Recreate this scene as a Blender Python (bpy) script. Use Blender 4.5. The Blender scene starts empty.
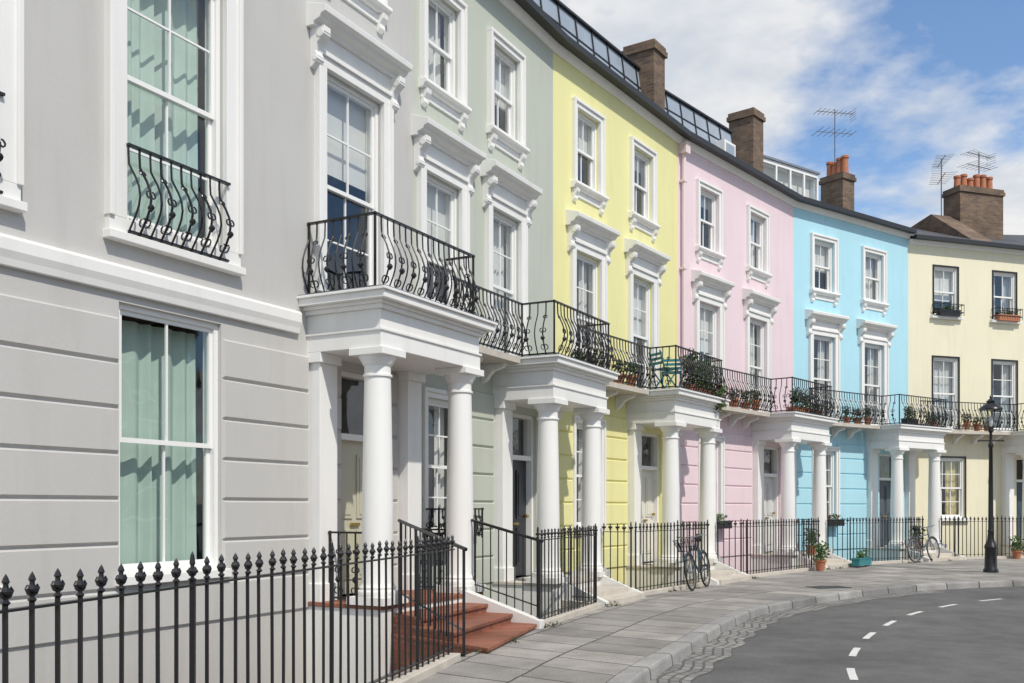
import bpy, math, random
from mathutils import Vector, Matrix
random.seed(7)
R=math.radians
sc=bpy.context.scene

# ------------------------------------------------------------------ materials
def newmat(name):
    m=bpy.data.materials.new(name); m.use_nodes=True
    nt=m.node_tree; b=nt.nodes['Principled BSDF']
    return m,nt,b
def N(nt,t,**k):
    n=nt.nodes.new(t)
    for a,v in k.items(): setattr(n,a,v)
    return n
def mixc(nt,fac,a,b,mode='MIX'):
    n=nt.nodes.new('ShaderNodeMix'); n.data_type='RGBA'; n.blend_type=mode
    for s,v in ((0,fac),(6,a),(7,b)):
        if hasattr(v,'links') or hasattr(v,'is_linked'): nt.links.new(v,n.inputs[s])
        else:
            if s!=0 and len(v)==3: v=(*v,1)
            n.inputs[s].default_value=v
    return n.outputs[2]
def noise(nt,vec,scale,detail=4,rough=.6):
    n=N(nt,'ShaderNodeTexNoise'); n.inputs['Scale'].default_value=scale
    n.inputs['Detail'].default_value=detail; n.inputs['Roughness'].default_value=rough
    nt.links.new(vec,n.inputs['Vector']); return n.outputs['Fac']
def mapping(nt,vec,scale,loc=(0,0,0)):
    m=N(nt,'ShaderNodeMapping'); m.inputs['Scale'].default_value=scale; m.inputs['Location'].default_value=loc
    nt.links.new(vec,m.inputs['Vector']); return m.outputs[0]
def ramp(nt,fac,p0,p1,c0=(0,0,0,1),c1=(1,1,1,1)):
    r=N(nt,'ShaderNodeValToRGB'); e=r.color_ramp.elements
    e[0].position=p0; e[1].position=p1; e[0].color=c0; e[1].color=c1
    nt.links.new(fac,r.inputs[0]); return r.outputs[0]
def bump(nt,b,h,strength,dist=.01):
    n=N(nt,'ShaderNodeBump'); n.inputs['Strength'].default_value=strength; n.inputs['Distance'].default_value=dist
    nt.links.new(h,n.inputs['Height']); nt.links.new(n.outputs[0],b.inputs['Normal'])
def mul(nt,a,k):
    n=N(nt,'ShaderNodeMath',operation='MULTIPLY'); nt.links.new(a,n.inputs[0]); n.inputs[1].default_value=k; return n.outputs[0]
def paint(name,col,rough=.6,grime=.25,bs=.25):
    m,nt,b=newmat(name)
    tc=N(nt,'ShaderNodeTexCoord').outputs['Object']
    big=noise(nt,tc,.55,2); streak=noise(nt,mapping(nt,tc,(2.2,2.2,.30)),1.7,3,.62)
    dark=tuple(c*f for c,f in zip(col,(.72,.70,.66)))
    s=ramp(nt,streak,.50,.80)
    c=mixc(nt,mul(nt,s,grime),col,dark)
    c=mixc(nt,mul(nt,ramp(nt,big,.35,.7),.15),c,dark)
    sp=N(nt,'ShaderNodeSeparateXYZ'); nt.links.new(tc,sp.inputs[0])
    mr=N(nt,'ShaderNodeMapRange'); nt.links.new(sp.outputs[2],mr.inputs[0]); mr.inputs[1].default_value=1.0; mr.inputs[2].default_value=-.6; mr.inputs[3].default_value=0; mr.inputs[4].default_value=.9
    mm=N(nt,'ShaderNodeMath',operation='MULTIPLY'); nt.links.new(mr.outputs[0],mm.inputs[0]); nt.links.new(streak,mm.inputs[1])
    c=mixc(nt,mm.outputs[0],c,dark)
    nt.links.new(c,b.inputs['Base Color']); b.inputs['Roughness'].default_value=rough
    if bs: bump(nt,b,noise(nt,tc,20,2,.7),bs,.006)
    return m
def simple(name,col,rough=.5,metal=0,var=.15,scale=12,bs=0):
    m,nt,b=newmat(name); tc=N(nt,'ShaderNodeTexCoord').outputs['Object']
    if var>.04:
        n=noise(nt,tc,scale,2); c=mixc(nt,n,tuple(x*(1+var) for x in col),tuple(x*(1-var) for x in col))
        nt.links.new(c,b.inputs['Base Color'])
        if bs: bump(nt,b,n,bs,.004)
    else: b.inputs['Base Color'].default_value=(*col,1)
    b.inputs['Roughness'].default_value=rough; b.inputs['Metallic'].default_value=metal
    return m
def brickmat(name,c1,c2,mortar,bw=.225,bh=.075,ms=.006,uv=False,rough=.85,bs=.6,offset=.5,lo=.6):
    m,nt,b=newmat(name); t=N(nt,'ShaderNodeTexCoord')
    if uv: vec=t.outputs['UV']
    else:
        sp=N(nt,'ShaderNodeSeparateXYZ'); nt.links.new(t.outputs['Object'],sp.inputs[0])
        ad=N(nt,'ShaderNodeMath',operation='ADD'); nt.links.new(sp.outputs[0],ad.inputs[0]); nt.links.new(sp.outputs[1],ad.inputs[1])
        cb=N(nt,'ShaderNodeCombineXYZ'); nt.links.new(ad.outputs[0],cb.inputs[0]); nt.links.new(sp.outputs[2],cb.inputs[1]); vec=cb.outputs[0]
    br=N(nt,'ShaderNodeTexBrick'); nt.links.new(vec,br.inputs['Vector']); br.inputs['Scale'].default_value=1
    br.offset=offset
    br.inputs['Brick Width'].default_value=bw; br.inputs['Row Height'].default_value=bh; br.inputs['Mortar Size'].default_value=ms
    br.inputs['Color1'].default_value=(*c1,1); br.inputs['Color2'].default_value=(*c2,1); br.inputs['Mortar'].default_value=(*mortar,1)
    oc=t.outputs['Object']
    n=noise(nt,oc,1.1,4,.65); c=mixc(nt,1.0,br.outputs[0],ramp(nt,n,.32,.72,(1.05,1.05,1.05,1),(lo,lo,lo,1)),'MULTIPLY')
    n3=noise(nt,oc,45,1,.7); c=mixc(nt,1.0,c,ramp(nt,n3,.3,.7,(.8,.8,.8,1),(1.12,1.12,1.12,1)),'MULTIPLY')
    nt.links.new(c,b.inputs['Base Color']); b.inputs['Roughness'].default_value=rough
    inv=N(nt,'ShaderNodeMath',operation='SUBTRACT'); inv.inputs[0].default_value=1; nt.links.new(br.outputs['Fac'],inv.inputs[1])
    a2=N(nt,'ShaderNodeMath',operation='MULTIPLY_ADD'); nt.links.new(n3,a2.inputs[0]); a2.inputs[1].default_value=.35; nt.links.new(inv.outputs[0],a2.inputs[2])
    bump(nt,b,a2.outputs[0],bs,.008)
    return m
def asphalt():
    m,nt,b=newmat('asphalt'); tc=N(nt,'ShaderNodeTexCoord').outputs['Object']
    f=noise(nt,tc,100,1,.8); g=noise(nt,tc,.45,4,.65); p=noise(nt,tc,3,2,.6)
    c=mixc(nt,ramp(nt,f,.3,.75),(.060,.060,.063),(.165,.163,.160))
    c=mixc(nt,1.0,c,ramp(nt,g,.3,.7,(.72,.72,.72,1),(1.3,1.28,1.25,1)),'MULTIPLY')
    c=mixc(nt,1.0,c,ramp(nt,p,.35,.65,(.86,.86,.86,1),(1.08,1.08,1.08,1)),'MULTIPLY')
    nt.links.new(c,b.inputs['Base Color']); b.inputs['Roughness'].default_value=.85
    bump(nt,b,f,.7,.006); return m
def glassmat():
    m,nt,b=newmat('window_glass'); out=nt.nodes['Material Output']; nt.nodes.remove(b)
    tr=N(nt,'ShaderNodeBsdfTransparent'); tr.inputs[0].default_value=(.93,.95,.945,1)
    gl=N(nt,'ShaderNodeBsdfGlossy'); gl.inputs['Roughness'].default_value=.02; gl.inputs[0].default_value=(.95,.97,1,1)
    tc=N(nt,'ShaderNodeTexCoord').outputs['Object']
    bp=N(nt,'ShaderNodeBump'); bp.inputs['Strength'].default_value=.2; bp.inputs['Distance'].default_value=.02
    nt.links.new(noise(nt,tc,2.2,1),bp.inputs['Height']); nt.links.new(bp.outputs[0],gl.inputs['Normal'])
    # Schlick reflectance, the same from both faces of the pane
    lw=N(nt,'ShaderNodeLayerWeight'); lw.inputs[0].default_value=.5
    pw=N(nt,'ShaderNodeMath',operation='POWER'); nt.links.new(lw.outputs['Facing'],pw.inputs[0]); pw.inputs[1].default_value=4
    ma=N(nt,'ShaderNodeMath',operation='MULTIPLY_ADD'); ma.use_clamp=True; nt.links.new(pw.outputs[0],ma.inputs[0]); ma.inputs[1].default_value=.9; ma.inputs[2].default_value=.09
    mx=N(nt,'ShaderNodeMixShader'); nt.links.new(ma.outputs[0],mx.inputs[0]); nt.links.new(tr.outputs[0],mx.inputs[1]); nt.links.new(gl.outputs[0],mx.inputs[2])
    nt.links.new(mx.outputs[0],out.inputs[0]); return m
def leafmat(name,a,b_):
    m,nt,b=newmat(name); tc=N(nt,'ShaderNodeTexCoord').outputs['Object']
    c=mixc(nt,ramp(nt,noise(nt,tc,14,1),.35,.65),a,b_); nt.links.new(c,b.inputs['Base Color']); b.inputs['Roughness'].default_value=.6
    return m

MAT={}
MAT['white']=paint('white_paint',(.82,.815,.79),.45,.30,0)
MAT['sash']=simple('sash_white_paint',(.82,.82,.80),.35,0,.03)
MAT['glass']=glassmat()
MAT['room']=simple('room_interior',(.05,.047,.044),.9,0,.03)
MAT['iron']=simple('black_iron_paint',(.012,.012,.014),.32,0,.03)
MAT['dark']=simple('dark_gutter',(.02,.021,.024),.5,0,.03)
MAT['teal_curtain']=simple('teal_sheer_curtain',(.44,.56,.50),.9,0,.12,3,0)
MAT['net']=simple('net_curtain',(.62,.62,.60),.9,0,.03)
MAT['cream_curtain']=simple('cream_curtain',(.62,.52,.27),.9,0,.15,3,0)
MAT['blind']=simple('roller_blind',(.66,.66,.63),.8,0,.03)
MAT['brick']=brickmat('stock_brick',(.24,.155,.095),(.13,.085,.06),(.20,.18,.15))
MAT['slate']=brickmat('slate_roof',(.075,.078,.085),(.11,.11,.115),(.03,.03,.03),.28,.12,.006,rough=.6)
MAT['zinc']=simple('zinc_cladding',(.22,.245,.28),.35,.3,.2,4,.1)
MAT['panel']=simple('roof_glazing_panel',(.30,.35,.41),.12,0,.22,1.5,0)
MAT['terracotta']=simple('terracotta_pot',(.42,.16,.08),.8,0,.2,9,.2)
MAT['tile']=brickmat('terracotta_tile',(.36,.13,.07),(.26,.095,.055),(.16,.10,.08),.15,.15,.005,rough=.6,offset=0)
MAT['step']=simple('portland_stone_step',(.52,.475,.41),.8,0,.25,4,.2)
MAT['kerb']=brickmat('granite_kerb',(.38,.37,.355),(.25,.245,.24),(.05,.05,.045),.95,5,.016,uv=True,lo=.62)
MAT['paving']=brickmat('paving_slab',(.41,.385,.35),(.27,.255,.24),(.075,.07,.065),.62,.9,.014,uv=True,bs=.5,lo=.55)
MAT['sett']=brickmat('granite_sett',(.30,.29,.27),(.19,.185,.18),(.10,.10,.095),.2,.11,.014,uv=True,bs=.9,lo=.7)
MAT['asphalt']=asphalt()
MAT['ground']=simple('ground_concrete',(.17,.17,.165),.9,0,.2,2,0)
MAT['line']=simple('road_paint',(.62,.62,.60),.7,0,.35,18,.2)
MAT['brass']=simple('brass',(.55,.38,.12),.3,1,.03)
MAT['leaf']=leafmat('foliage',(.035,.09,.02),(.10,.17,.045))
MAT['leafdark']=leafmat('foliage_dark',(.02,.05,.018),(.06,.10,.03))
MAT['redflower']=simple('red_petals',(.55,.04,.04),.6,0,.03)
MAT['pinkflower']=simple('pink_petals',(.65,.16,.32),.6,0,.03)
MAT['teal']=simple('teal_paint',(.03,.20,.22),.5,0,.03)
MAT['rubber']=simple('rubber',(.02,.02,.02),.8,0,.03)
MAT['steel']=simple('steel',(.45,.45,.46),.35,.9,.03)
MAT['alu']=simple('antenna_metal',(.16,.16,.17),.5,.6,.03)
MAT['area']=simple('area_concrete',(.25,.24,.23),.9,0,.25,3,0)

# ------------------------------------------------------------------ mesh builder
class MB:
    def __init__(s): s.v=[]; s.f=[]; s.uv=None
    def add(s,vs,fs):
        n=len(s.v); s.v+= [tuple(v) for v in vs]; s.f+=[[i+n for i in f] for f in fs]
    def box(s,x0,x1,y0,y1,z0,z1):
        s.add([(x0,y0,z0),(x1,y0,z0),(x1,y1,z0),(x0,y1,z0),(x0,y0,z1),(x1,y0,z1),(x1,y1,z1),(x0,y1,z1)],
              [[0,3,2,1],[4,5,6,7],[0,1,5,4],[1,2,6,5],[2,3,7,6],[3,0,4,7]])
    def quad(s,a,b,c,d): s.add([a,b,c,d],[[0,1,2,3]])
    def prism(s,prof,u0,u1):
        n=len(prof); vs=[(u0,y,z) for y,z in prof]+[(u1,y,z) for y,z in prof]
        s.add(vs,[[i,(i+1)%n,(i+1)%n+n,i+n] for i in range(n)]+[list(range(n))[::-1],list(range(n,2*n))])
    def poly(s,pts,z0,z1):
        n=len(pts); vs=[(x,y,z0) for x,y in pts]+[(x,y,z1) for x,y in pts]
        s.add(vs,[[i,(i+1)%n,(i+1)%n+n,i+n] for i in range(n)]+[list(range(n))[::-1],list(range(n,2*n))])
    def cbox(s,u0,u1,z0,z1,d,ch):
        s.add([(u0,.0,z0),(u1,.0,z0),(u1,.0,z1),(u0,.0,z1),(u0+ch,-d,z0+ch),(u1-ch,-d,z0+ch),(u1-ch,-d,z1-ch),(u0+ch,-d,z1-ch)],
              [[4,5,6,7],[0,1,5,4],[1,2,6,5],[2,3,7,6],[3,0,4,7]])
    def lathe(s,cx,cy,prof,n=16,z0=0):
        k=len(prof); vs=[]
        for r,z in prof:
            for j in range(n):
                a=2*math.pi*j/n; vs.append((cx+r*math.cos(a),cy+r*math.sin(a),z0+z))
        fs=[[i*n+j,i*n+(j+1)%n,(i+1)*n+(j+1)%n,(i+1)*n+j] for i in range(k-1) for j in range(n)]
        fs.append([j for j in range(n)][::-1]); fs.append([(k-1)*n+j for j in range(n)])
        s.add(vs,fs)
    def tube(s,pts,r,n=5,closed=False):
        pts=[Vector(p) for p in pts]; k=len(pts); vs=[]
        prev=None
        for i,p in enumerate(pts):
            if closed: t=(pts[(i+1)%k]-pts[i-1])
            else: t=(pts[min(i+1,k-1)]-pts[max(i-1,0)])
            if t.length<1e-9: t=Vector((0,0,1))
            t.normalize()
            if prev is None:
                a=Vector((0,0,1)) if abs(t.z)<.9 else Vector((1,0,0))
                nn=t.cross(a).normalized()
            else:
                nn=(prev-t*prev.dot(t))
                nn=nn.normalized() if nn.length>1e-6 else prev
            prev=nn; bb=t.cross(nn)
            rr=r[i] if isinstance(r,(list,tuple)) else r
            for j in range(n):
                a=2*math.pi*(j+.5)/n; vs.append(p+nn*math.cos(a)*rr+bb*math.sin(a)*rr)
        fs=[[i*n+j,i*n+(j+1)%n,((i+1)%k)*n+(j+1)%n,((i+1)%k)*n+j] for i in range(k if closed else k-1) for j in range(n)]
        if not closed: fs+= [list(range(n))[::-1],[(k-1)*n+j for j in range(n)]]
        s.add(vs,fs)
    def bar(s,a,b,w,h):
        a=Vector(a);b=Vector(b);d=(b-a).normalized()
        up=Vector((0,0,1)) if abs(d.z)<.95 else Vector((1,0,0))
        sd=d.cross(up).normalized()*(w/2); up=sd.cross(d).normalized()*(h/2)
        vs=[a-sd-up,a+sd-up,a+sd+up,a-sd+up,b-sd-up,b+sd-up,b+sd+up,b-sd+up]
        s.add(vs,[[0,1,2,3],[4,7,6,5],[0,4,5,1],[1,5,6,2],[2,6,7,3],[3,7,4,0]])
def mkobj(name,mb,mat,M=None,parent=None,smooth=False,bevel=0):
    if not mb.v: return None
    me=bpy.data.meshes.new(name); me.from_pydata(mb.v,[],mb.f); me.update()
    if mb.uv:
        ul=me.uv_layers.new(name='UVMap')
        for l in me.loops: ul.data[l.index].uv=mb.uv[l.vertex_index]
    me.materials.append(MAT[mat] if isinstance(mat,str) else mat)
    if smooth: me.shade_smooth() if hasattr(me,'shade_smooth') else None
    ob=bpy.data.objects.new(name,me); sc.collection.objects.link(ob)
    if parent: ob.parent=parent
    elif M: ob.matrix_world=M
    if bevel:
        bm=ob.modifiers.new('bevel','BEVEL'); bm.width=bevel; bm.segments=2; bm.limit_method='ANGLE'; bm.angle_limit=R(40)
    if smooth:
        e=ob.modifiers.new('es','EDGE_SPLIT'); e.split_angle=R(38)
    return ob
def group(name,parts,M=None):
    e=bpy.data.objects.new(name,None); sc.collection.objects.link(e); e.empty_display_size=.3
    if M: e.matrix_world=M
    for pn,(mb,mat,sm,bv) in parts.items(): mkobj(pn,mb,mat,None,e,sm,bv)
    return e

# ------------------------------------------------------------------ elements
def wall(H,u0,u1,z0,z1,holes,key='wall',depth=.22):
    us=sorted({u0,u1,*[h[0] for h in holes],*[h[1] for h in holes]}); zs=sorted({z0,z1,*[h[2] for h in holes],*[h[3] for h in holes]})
    mb=H[key]
    for i in range(len(us)-1):
        for j in range(len(zs)-1):
            cu=(us[i]+us[i+1])/2; cz=(zs[j]+zs[j+1])/2
            if any(h[0]<cu<h[1] and h[2]<cz<h[3] for h in holes): continue
            mb.quad((us[i],0,zs[j]),(us[i+1],0,zs[j]),(us[i+1],0,zs[j+1]),(us[i],0,zs[j+1]))
    for a,b,c,d in holes:
        mb.quad((a,0,c),(a,0,d),(a,depth,d),(a,depth,c)); mb.quad((b,0,d),(b,0,c),(b,depth,c),(b,depth,d))
        mb.quad((a,0,d),(b,0,d),(b,depth,d),(a,depth,d)); mb.quad((b,0,c),(a,0,c),(a,depth,c),(b,depth,c))
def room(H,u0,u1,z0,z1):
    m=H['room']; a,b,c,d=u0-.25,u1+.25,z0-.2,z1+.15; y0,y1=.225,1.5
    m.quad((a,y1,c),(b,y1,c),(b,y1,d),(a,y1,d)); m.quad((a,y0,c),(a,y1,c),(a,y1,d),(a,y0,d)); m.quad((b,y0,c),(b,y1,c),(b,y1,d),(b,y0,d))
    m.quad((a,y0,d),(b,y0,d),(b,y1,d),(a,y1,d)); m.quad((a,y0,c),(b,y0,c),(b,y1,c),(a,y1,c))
def curtain(mb,u0,u1,z0,z1,y=.30,amp=.025,freq=60):
    n=max(4,int((u1-u0)/.010)); ph=random.random()*6; vs=[];fs=[]
    zz=[z1,(z1+z0)/2,z0]
    for i in range(n+1):
        u=u0+(u1-u0)*i/n
        f=math.sin(u*freq+ph+1.5*math.sin(u*9+ph))*amp+math.sin(u*17+ph*2)*amp*.7
        for k,z in enumerate(zz): vs.append((u,y+f*(.7+.3*k),z))
    for i in range(n):
        for k in range(2): fs.append([i*3+k+1,(i+1)*3+k+1,(i+1)*3+k,i*3+k])
    mb.add(vs,fs)
def window(H,u,z0,z1,w,cols=2,rows=(2,2),curt='net'):
    u0,u1=u-w/2,u+w/2; fw=.055; S=H['sash']; G=H['glass']
    S.box(u0,u0+fw,.05,.215,z0,z1); S.box(u1-fw,u1,.05,.215,z0,z1); S.box(u0+fw,u1-fw,.05,.215,z1-fw,z1); S.box(u0+fw,u1-fw,.05,.215,z0,z0+fw)
    zm=z0+(z1-z0)*rows[1]/(rows[0]+rows[1]) 
    def sash(a,b,c,d,y,r):
        st=.045
        S.box(a,a+st,y,y+.035,c,d); S.box(b-st,b,y,y+.035,c,d); S.box(a+st,b-st,y,y+.035,d-.045,d); S.box(a+st,b-st,y,y+.035,c,c+.05)
        G.quad((a+st,y+.018,c+.05),(b-st,y+.018,c+.05),(b-st,y+.018,d-.045),(a+st,y+.018,d-.045))
        for i in range(1,cols):
            x=a+st+(b-a-2*st)*i/cols; S.box(x-.011,x+.011,y+.005,y+.031,c+.05,d-.045)
        for i in range(1,r):
            z=c+.05+(d-c-.095)*i/r
            for j in range(cols):
                xa=a+st+(b-a-2*st)*j/cols+.011; xb=a+st+(b-a-2*st)*(j+1)/cols-.011
                S.box(xa,xb,y+.006,y+.030,z-.011,z+.011)
    sash(u0+fw,u1-fw,zm-.025,z1-fw,.08,rows[0]); sash(u0+fw,u1-fw,z0+fw,zm+.025,.12,rows[1])
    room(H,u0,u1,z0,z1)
    Y=.245
    if curt=='teal':
        g=random.uniform(.48,.6)
        curtain(H['teal_curtain'],u0+.03,u0+w*(g-.012),z0+.02,z1-.1,Y+.07,.030,34); curtain(H['teal_curtain'],u0+w*(g+.012),u1-.03,z0+.02,z1-.1,Y+.07,.030,31)
    elif curt=='net': curtain(H['net'],u0+.03,u1-.03,z0+.02,z1-.05,Y+.03,.020,50)
    elif curt=='nethalf': curtain(H['net'],u0+.03,u0+w*.34,z0,z1,Y+.03,.024,50); curtain(H['net'],u1-w*.34,u1-.03,z0,z1,Y+.03,.024,50)
    elif curt=='cream': curtain(H['cream_curtain'],u0+.03,u0+w*.42,z0,z1,Y+.03,.024,50); curtain(H['cream_curtain'],u1-w*.42,u1-.03,z0,z1,Y+.03,.024,50)
    elif curt=='blind': H['blind'].box(u0+.02,u1-.02,.225,.23,z1-(z1-z0)*random.uniform(.4,.7),z1)
    elif curt=='side': curtain(H['net'],u0+.03,u0+w*.28,z0,z1,Y+.02,.018,60); H['blind'].box(u0+.02,u1-.02,.225,.23,z1-(z1-z0)*.22,z1)
def arch(H,u,z0,z1,w,a=.18,bottom=False,key='white',d=.06):
    T=H[key]; u0,u1=u-w/2,u+w/2
    T.box(u0-a,u0+.002,-d,.01,z0,z1); T.box(u1-.002,u1+a,-d,.01,z0,z1); T.box(u0-a,u1+a,-d,.01,z1-.002,z1+a)
    if a>.07:
        e=.045
        T.box(u0-a-.012,u0-a+e,-d-.03,.012,z0-.003,z1+a-.001); T.box(u1+a-e,u1+a+.012,-d-.03,.012,z0-.003,z1+a-.001); T.box(u0-a-.015,u1+a+.015,-d-.033,.012,z1+a-e,z1+a+.012)
    if bottom:
        T.box(u0-a,u1+a,-d-.001,.01,z0-a*.8,z0); T.box(u0-a-.03,u1+a+.03,-d-.05,.012,z0-a*.8-.06,z0-a*.8+.02)
def console(T,u,z,w=.13,s=1.0):
    T.prism([(.0,z),(-.22*s,z),(-.22*s,z-.07*s),(-.17*s,z-.14*s),(-.11*s,z-.19*s),(-.085*s,z-.28*s),(-.12*s,z-.34*s),(-.10*s,z-.41*s),(-.04*s,z-.46*s),(0,z-.48*s)],u-w/2,u+w/2)
    T.tube([(u-w/2-.008,-.16*s,z-.08*s),(u+w/2+.008,-.16*s,z-.08*s)],.055*s,10)
    T.tube([(u-w/2-.008,-.085*s,z-.37*s),(u+w/2+.008,-.085*s,z-.37*s)],.035*s,8)
def hood(H,u,z,w,a=.18,ph=.5):
    T=H['white']; hw=w/2+a+.10
    T.box(u-w/2-a,u+w/2+a,-.055,.01,z+.012,z+.22)
    console(T,u-w/2-a-.03,z+.22); console(T,u+w/2+a+.03,z+.22)
    T.prism([(.01,z+.22),(-.10,z+.22),(-.11,z+.26),(-.2,z+.29),(-.22,z+.33),(-.29,z+.35),(-.30,z+.42),(-.27,z+.44),(.01,z+.52)],u-hw-.06,u+hw+.06)
def sillb(H,u,z,w,a=.13):
    T=H['white']; hw=w/2+a+.05
    T.prism([(.05,z),(-.14,z-.015),(-.15,z-.07),(-.10,z-.09),(-.08,z-.13),(.01,z-.14)],u-hw,u+hw)
    T.box(u-w/2-a,u+w/2+a,-.03,.01,z-.26,z-.14)
    for sx in (-1,1):
        uu=u+sx*(w/2+a-.07)
        T.prism([(.0,z-.14),(-.12,z-.14),(-.11,z-.2),(-.06,z-.27),(-.07,z-.33),(0,z-.37)],uu-.06,uu+.06)
def column(T,u,y,z0,z1,r=.19):
    T.box(u-r*1.38,u+r*1.38,y-r*1.38,y+r*1.38,z0,z0+.09)
    h=z1-z0; p=[(r*1.32,.09),(r*1.38,.12),(r*1.32,.16),(r*1.12,.17),(r*1.16,.20),(r*1.08,.22),(r,.25)]
    for i in range(1,9):
        t=i/8; p.append((r*(1-.17*t**1.6),.25+(h-.25-.33)*t))
    q=r*.83; p+=[(q*1.12,h-.325),(q*1.12,h-.30),(q,h-.29),(q,h-.20),(q*1.1,h-.19),(q*1.15,h-.17),(q*1.38,h-.11),(q*1.42,h-.085)]
    T.lathe(u,y,p,28,z0)
    T2=r*1.28; return (u-T2,u+T2,y-T2,y+T2,z1-.085,z1)
def belly(t,out): 
    return out*math.sin(math.pi*min(t/.80,1))**1.2 if 0<t<.80 else 0
def balrail(mb,pts,z0,h=.88,unit=.24,out=.12,posts=True,ends=True,k_=1.15):
    pts=[Vector((p[0],p[1],0)) for p in pts]
    TS=[0,.05,.12,.2,.29,.39,.5,.61,.70,.78,.9,1]
    for k in range(len(pts)-1):
        a,b=pts[k],pts[k+1]; L=(b-a).length; d=(b-a)/L; o=Vector((d.y,-d.x,0))
        def P(s,z,e=0): 
            t=z/h; return a+d*s+o*(belly(t,out)+e)+Vector((0,0,z0+z))
        n=max(1,round(L/unit)); p=L/n
        for i in range(n):
            s0=i*p
            mb.tube([P(s0+p*.5,h*t) for t in TS],.0100*k_,5)
            if i>0 or not ends or k==0: mb.tube([P(s0,h*t) for t in TS],.0085*k_,5)
            for c,sg in ((s0+p*.5,1),(s0+p*.5,-1)):
                for (zc,dr,rr) in ((.15,1,.046),(.44,-1,.040),(.72,1,.026)):
                    pl=[]
                    for j in range(9):
                        th=-dr*math.pi*.5+dr*j/8*math.pi*1.7; r=rr*(1-.62*j/8); pl.append((c+sg*(rr*.55+r*math.cos(th)*.95),h*zc+r*math.sin(th)))
                    mb.tube([P(x,z) for x,z in pl],.0072*k_,4)
            q=P(s0+p*.5,h*.30,.012); mb.lathe(q.x,q.y,[(.0,-.045),(.03,-.014),(.036,.005),(.022,.03),(0,.045)],6,q.z)
        z=Vector((0,0,1))
        mb.bar(a+z*(z0+h)-d*.015,b+z*(z0+h)+d*.015,.045,.024); mb.bar(a+z*(z0+.025),b+z*(z0+.025),.03,.022)
    if posts:
        for p in pts: mb.bar((p.x,p.y,z0-.02),(p.x,p.y,z0+h+.02),.024,.024)

def fence_parts(mb,pl,pts,h=1.15,sp=.145,plinth=True,fin=True):
    pts=[Vector(p) for p in pts]
    for k in range(len(pts)-1):
        a,b=pts[k],pts[k+1]; L=(b-a).length; d=(b-a)/L; n=max(1,round(L/sp)); dh=Vector((d.x,d.y,0)).normalized()
        for i in range(n+1):
            p=a+d*(L*i/n); 
            big=(i%12==0)
            r=.014 if big else .0088
            p=p+Vector((random.uniform(-.005,.005),random.uniform(-.005,.005),0))
            mb.bar(p+Vector((0,0,.05)),p+Vector((random.uniform(-.006,.006),0,h)),r*2,r*2)
            if fin:
                hh=random.uniform(-.006,.006); s=1.25 if big else 1
                mb.lathe(p.x,p.y,[(.009,0),(.021*s,.012),(.010,.024),(.009,.038),(.024*s,.050),(.027*s,.060),(.012,.078),(.011,.09),(.017,.100),(.010,.118*s),(0,.135*s)],7,p.z+h+hh-.01)
                for sg in (-1,1):
                    q=p+Vector((0,0,h+hh+.018))
                    mb.tube([q,q+dh*sg*.022+Vector((0,0,.012)),q+dh*sg*.036+Vector((0,0,.034)),q+dh*sg*.028+Vector((0,0,.050))],[.007,.009,.008,.004],5)
        for z in (h-.03,.14):
            mb.bar(a+Vector((0,0,z)),b+Vector((0,0,z)),.038,.012)
        if plinth:
            pl.bar(a+Vector((0,0,.02)),b+Vector((0,0,.02)),.17,.11)
def fence(name,M,pts,**k):
    mb=MB();pl=MB(); W=[M@Vector((*p,0)) if len(p)==2 else M@Vector(p) for p in pts]
    fence_parts(mb,pl,W,**k); group(name,{'bars_and_finials':(mb,'iron',False,0),'plinth':(pl,'step',False,.01)})

def foliage(mb,c,rad,n,size=.04,drop=0):
    c=Vector(c)
    for i in range(n):
        v=Vector((random.gauss(0,1),random.gauss(0,1),random.gauss(0,1))).normalized()*(random.random()**.45)
        w=1+.3*math.sin(v.x*5+c.x*9)+.25*math.sin(v.z*7+c.y)
        p=c+Vector((v.x*rad[0]*w,v.y*rad[1]*w,v.z*rad[2]*w-drop*abs(v.y)*random.random()))
        a=Vector((random.gauss(0,1),random.gauss(0,1),random.gauss(0,.8))).normalized(); b=a.cross(Vector((random.gauss(0,1),random.gauss(0,1),random.gauss(0,1)))).normalized()
        s=size*random.uniform(.6,1.4)
        mb.add([p-a*s,p+b*s*.45,p+a*s,p-b*s*.45],[[0,1,2,3]])
def plant(name,c,rad,n,M=None,leaf='leaf',pot=None,flower=None,size=.04,drop=0):
    L=MB();foliage(L,c,rad,n,size,drop); parts={'leaves':(L,leaf,False,0)}
    if flower:
        F=MB(); foliage(F,(c[0],c[1],c[2]+.02),(rad[0],rad[1],rad[2]*1.05),n//6,size*.6); parts['flowers']=(F,flower,False,0)
    if pot:
        Pm=MB(); kind,mt=pot; zb=c[2]-rad[2]
        if kind=='round':
            r=rad[0]*.6; Pm.lathe(c[0],c[1],[(r*.65,-.24),(r*.9,-.03),(r*1.02,-.03),(r*1.04,.02),(r*.9,.02),(r*.85,-.02)],16,zb+.05)
        else:
            Pm.box(c[0]-rad[0]*1.02,c[0]+rad[0]*1.02,c[1]-.10,c[1]+.10,zb-.12,zb+.06); Pm.box(c[0]-rad[0]*1.02-.012,c[0]+rad[0]*1.02+.012,c[1]-.112,c[1]+.112,zb+.035,zb+.068)
        parts['pot']=(Pm,mt,kind=='round',0)
    return group(name,parts,M)

def frame(o,th):
    s,c=math.sin(th),math.cos(th)
    return Matrix(((s,-c,0,o[0]),(c,s,0,o[1]),(0,0,1,0),(0,0,0,1)))

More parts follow.
